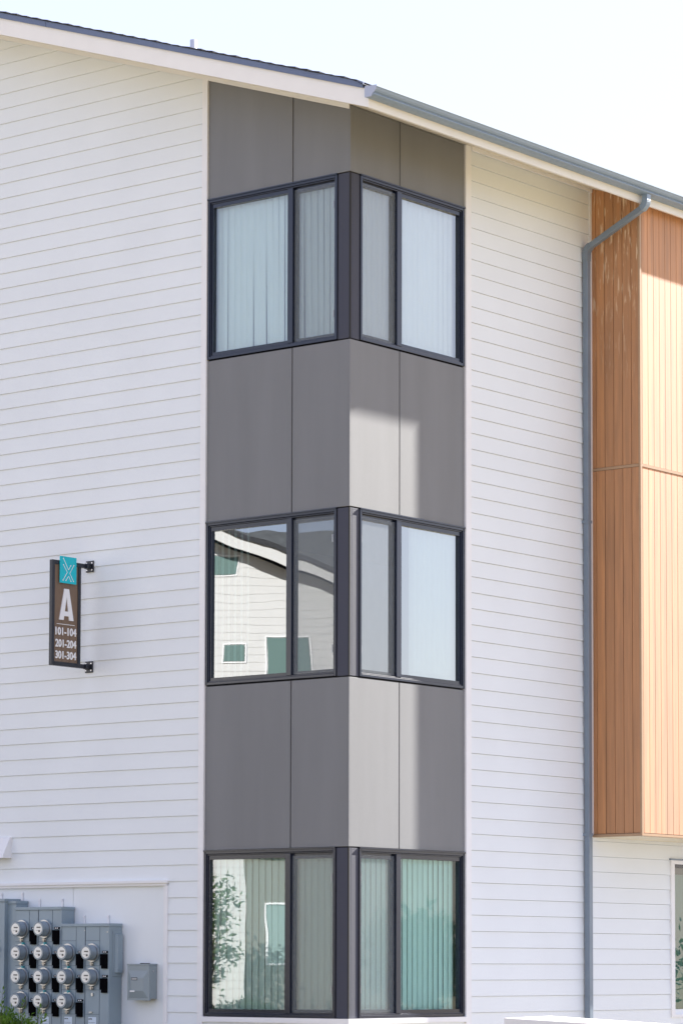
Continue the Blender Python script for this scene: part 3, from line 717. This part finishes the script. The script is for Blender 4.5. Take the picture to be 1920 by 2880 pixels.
# taller shoots standing out of the shrub
for (x, y, z1) in ((.36, .0, 1.205), (.82, .0, 1.06), (.62, .0, 1.12)):
    st = MB(); fo = MB()
    st.tube((x-.05, y, .6), (x, y, z1), .003, .0015, n=5)
    for k in range(7):
        z = .95+(z1-.95)*k/6
        for s in (-1, 1):
            th = rng.uniform(0, 6.28); d = Vector((math.cos(th)*.75*s, math.sin(th)*.5*s, .75)).normalized()
            sd = Vector((-d.y, d.x, .0)).normalized(); L_ = .055
            p = Vector((x, y, z)); q = [p, p+d*L_*.5+sd*.008, p+d*L_, p+d*L_*.5-sd*.008]; fo.add([tuple(v) for v in q], [(0,1,2,3)])
    fo.build('leaf_sprig', LEAF1, st.build('shoot', BARK, SB, recalc=False), recalc=False)

def tree(loc, h, r, label, n=900, seed=1, group=None, cat='tree', trunk=.4, size=.16):
    rg = random.Random(seed); T_ = empty('garden_tree', loc); tag(T_, label, cat, group)
    tk = MB(); tk.tube((0,0,0), (.05,.03,h*trunk), r*.06+.03, r*.04+.02, n=10)
    cr = MB(); hc = h*(1+trunk)/2; hh = h*(1-trunk)/2*1.1
    clumps = []
    for i in range(46):
        v = Vector((rg.gauss(0,1), rg.gauss(0,1), rg.gauss(0,1))).normalized()*rg.uniform(.35,1)
        c = Vector((v.x*r, v.y*r, hc+v.z*hh)); clumps.append(c)
        if i % 3 == 0: tk.tube((.04,.02,h*trunk*.9), tuple(c*.0+Vector((c.x*.8,c.y*.8,c.z))), .03, .01, n=6, cap=False)
    for c in clumps:
        for _ in range(n//46):
            p = c+Vector((rg.gauss(0,1), rg.gauss(0,1), rg.gauss(0,1)))*r*.17
            leaves(cr, p, 1, size, .2, rg)
    tk.build('trunk', BARK, T_); cr.build('crown', LEAF2, T_, recalc=False)
    return T_
# ------------------------------------------------------------------ the house mirrored in the left windows
N = Vector((.643,.766,0)); Sd = Vector((.766,-.643,0)); P0 = Vector((-20.4,-22.9,0))
H = empty('white_house', tuple(P0)); tag(H, 'white sided house seen only as a reflection in the middle and ground floor windows', 'house')
def NM(s, d, z): v = Sd*s+N*d; return (v.x, v.y, z)
NW = mat('house_siding', (.52,.515,.51), .5, noise=.02)
mb = MB(NM); z = .2
fz = lambda s: 9.02-.35*(s-.42)
def hr(a, b): 
    s1a = min(3.0, .42+(9.02-a)/.35); s1b = min(3.0, .42+(9.02-b)/.35)
    return [(-9, s1a, -9, s1b)] if s1a > -9 else []
def boards2(mb):
    z = .2
    while z < 12:
        for (a0, a1, b0, b1) in hr(z, z+.155):
            mb.add([(a0,.007,z),(a1,.007,z),(b1,.001,z+.155),(b0,.001,z+.155),(a0,-.1,z),(a1,-.1,z),(b1,-.1,z+.155),(b0,-.1,z+.155)],
                   [(0,1,2,3),(0,4,5,1),(1,5,6,2),(3,7,4,0),(4,7,6,5)])
        z += .155
boards2(mb); mb.build('siding_wall', NW, H)
mb = MB(NM); mb.box(-9, 3, -8, -.1, 0, 7.9); mb.build('house_body', NW, H)
mb = MB(NM)
mb.add([(-9,.35,fz(-9)),(3.4,.35,fz(3.4)),(3.4,.38,fz(3.4)),(-9,.38,fz(-9)),(-9,.35,fz(-9)+.2),(3.4,.35,fz(3.4)+.2),(3.4,.38,fz(3.4)+.2),(-9,.38,fz(-9)+.2)],
       [(0,1,2,3),(4,7,6,5),(0,4,5,1),(1,5,6,2),(2,6,7,3),(3,7,4,0)])
mb.build('rake_fascia', NW, H)
mb = MB(NM)
mb.add([(-9,.42,fz(-9)+.2),(3.4,.42,fz(3.4)+.2),(3.4,-9,fz(3.4)+.2),(-9,-9,fz(-9)+.2),(-9,.42,fz(-9)+.30),(3.4,.42,fz(3.4)+.30),(3.4,-9,fz(3.4)+.3),(-9,-9,fz(-9)+.3)],
       [(0,1,2,3),(4,7,6,5),(0,4,5,1),(1,5,6,2),(2,6,7,3),(3,7,4,0)])
mb.build('roof', SHING, H)
for (a, b, c, d) in ((-1.7,-.58,8.90,9.38-.06), (-.87,-.41,7.17,7.57), (-.06,.80,6.0,7.73)):
    mb = MB(NM); frame_rect(mb, a, b, c, d, .018, -.02, .02); Wn = mb.build('window', TRIM, H)
    mb = MB(NM); mb.box(a+.035, b-.035, -.01, .019, c+.035, d-.035); mb.build('blind', mat('green_blind', (.09,.155,.145), .5), Wn)
# dark-roofed wing behind
H2 = empty('slate_roof_house', tuple(P0+Sd*4-N*9)); tag(H2, 'dark hipped roof of a farther house seen only in the middle window reflection', 'house')
def NM2(s, d, z): v = Sd*(s-4)+N*d; return (v.x, v.y, z)
mb = MB(NM2); mb.box(-5, 14, -8, 0, 0, 7.4); mb.build('wall', NW, H2)
mb = MB(NM2); mb.add([(-5.5,.5,7.4),(14.5,.5,7.4),(14.5,-8.5,7.4),(-5.5,-8.5,7.4),(-2.0,-4,11.6),(11,-4,11.6)], [(0,1,5,4),(1,2,5),(2,3,4,5),(3,0,4),(3,2,1,0)])
mb.build('roof', mat('slate_roof', (.06,.065,.07), .85, noise=.2, nscale=5), H2)
# taupe annex in front of the house with a white-framed window
AN = empty('garden_shed', tuple(P0+N*8)); tag(AN, 'taupe boarded shed with a white-framed window seen only in the ground floor reflection', 'shed')
mb = MB(NM); mb.box(-.32, 6, -4, 0, 0, 3.4); mb.build('wall', mat('taupe_boards', (.13,.12,.10), .7, noise=.05), AN)
mb = MB(NM); mb.box(-.6, 6.3, -4.3, .3, 3.4, 3.5); mb.build('roof', SHING, AN)
mb = MB(NM); frame_rect(mb, 0, .40, 1.42, 2.45, .03, 0, .03); Wn = mb.build('window', TRIM, AN)
mb = MB(NM); mb.box(.03,.37,-.01,.01,1.45,2.42); mb.build('pane', mat('shed_pane', (.20,.28,.27), .1), Wn)
pt = P0+N*9.5+Sd*-.95
tree((pt.x, pt.y, 0), 2.9, .55, 'slim young tree by the white house, seen mirrored in the ground floor window', seed=4, trunk=.35, size=.13, n=1400)
# trees beyond the path, mirrored low in the right-hand ground floor window
i = 0
labs = ['broad tree farthest left of the row mirrored in the right-hand windows', 'low round tree second in the row mirrored in the right-hand windows', 'spreading tree in the middle of the row mirrored in the right-hand windows',
        'tall narrow tree fourth in the row mirrored in the right-hand windows', 'bushy tree fifth in the row mirrored in the right-hand windows', 'wide tree farthest right of the row mirrored in the right-hand windows']
for (x, y, h, r) in ((35, 27, 2.1, 2.4), (38, 33, 1.8, 2.4), (35, 38, 2.3, 2.6), (32, 43, 2.6, 1.2), (29, 47, 2.1, 2.6), (41, 41, 2.4, 2.9)):
    tree((x, y, 0), h, r, labs[i], seed=10+i, group='trees mirrored in the right-hand windows', trunk=.12, n=2600, size=.42); i += 1
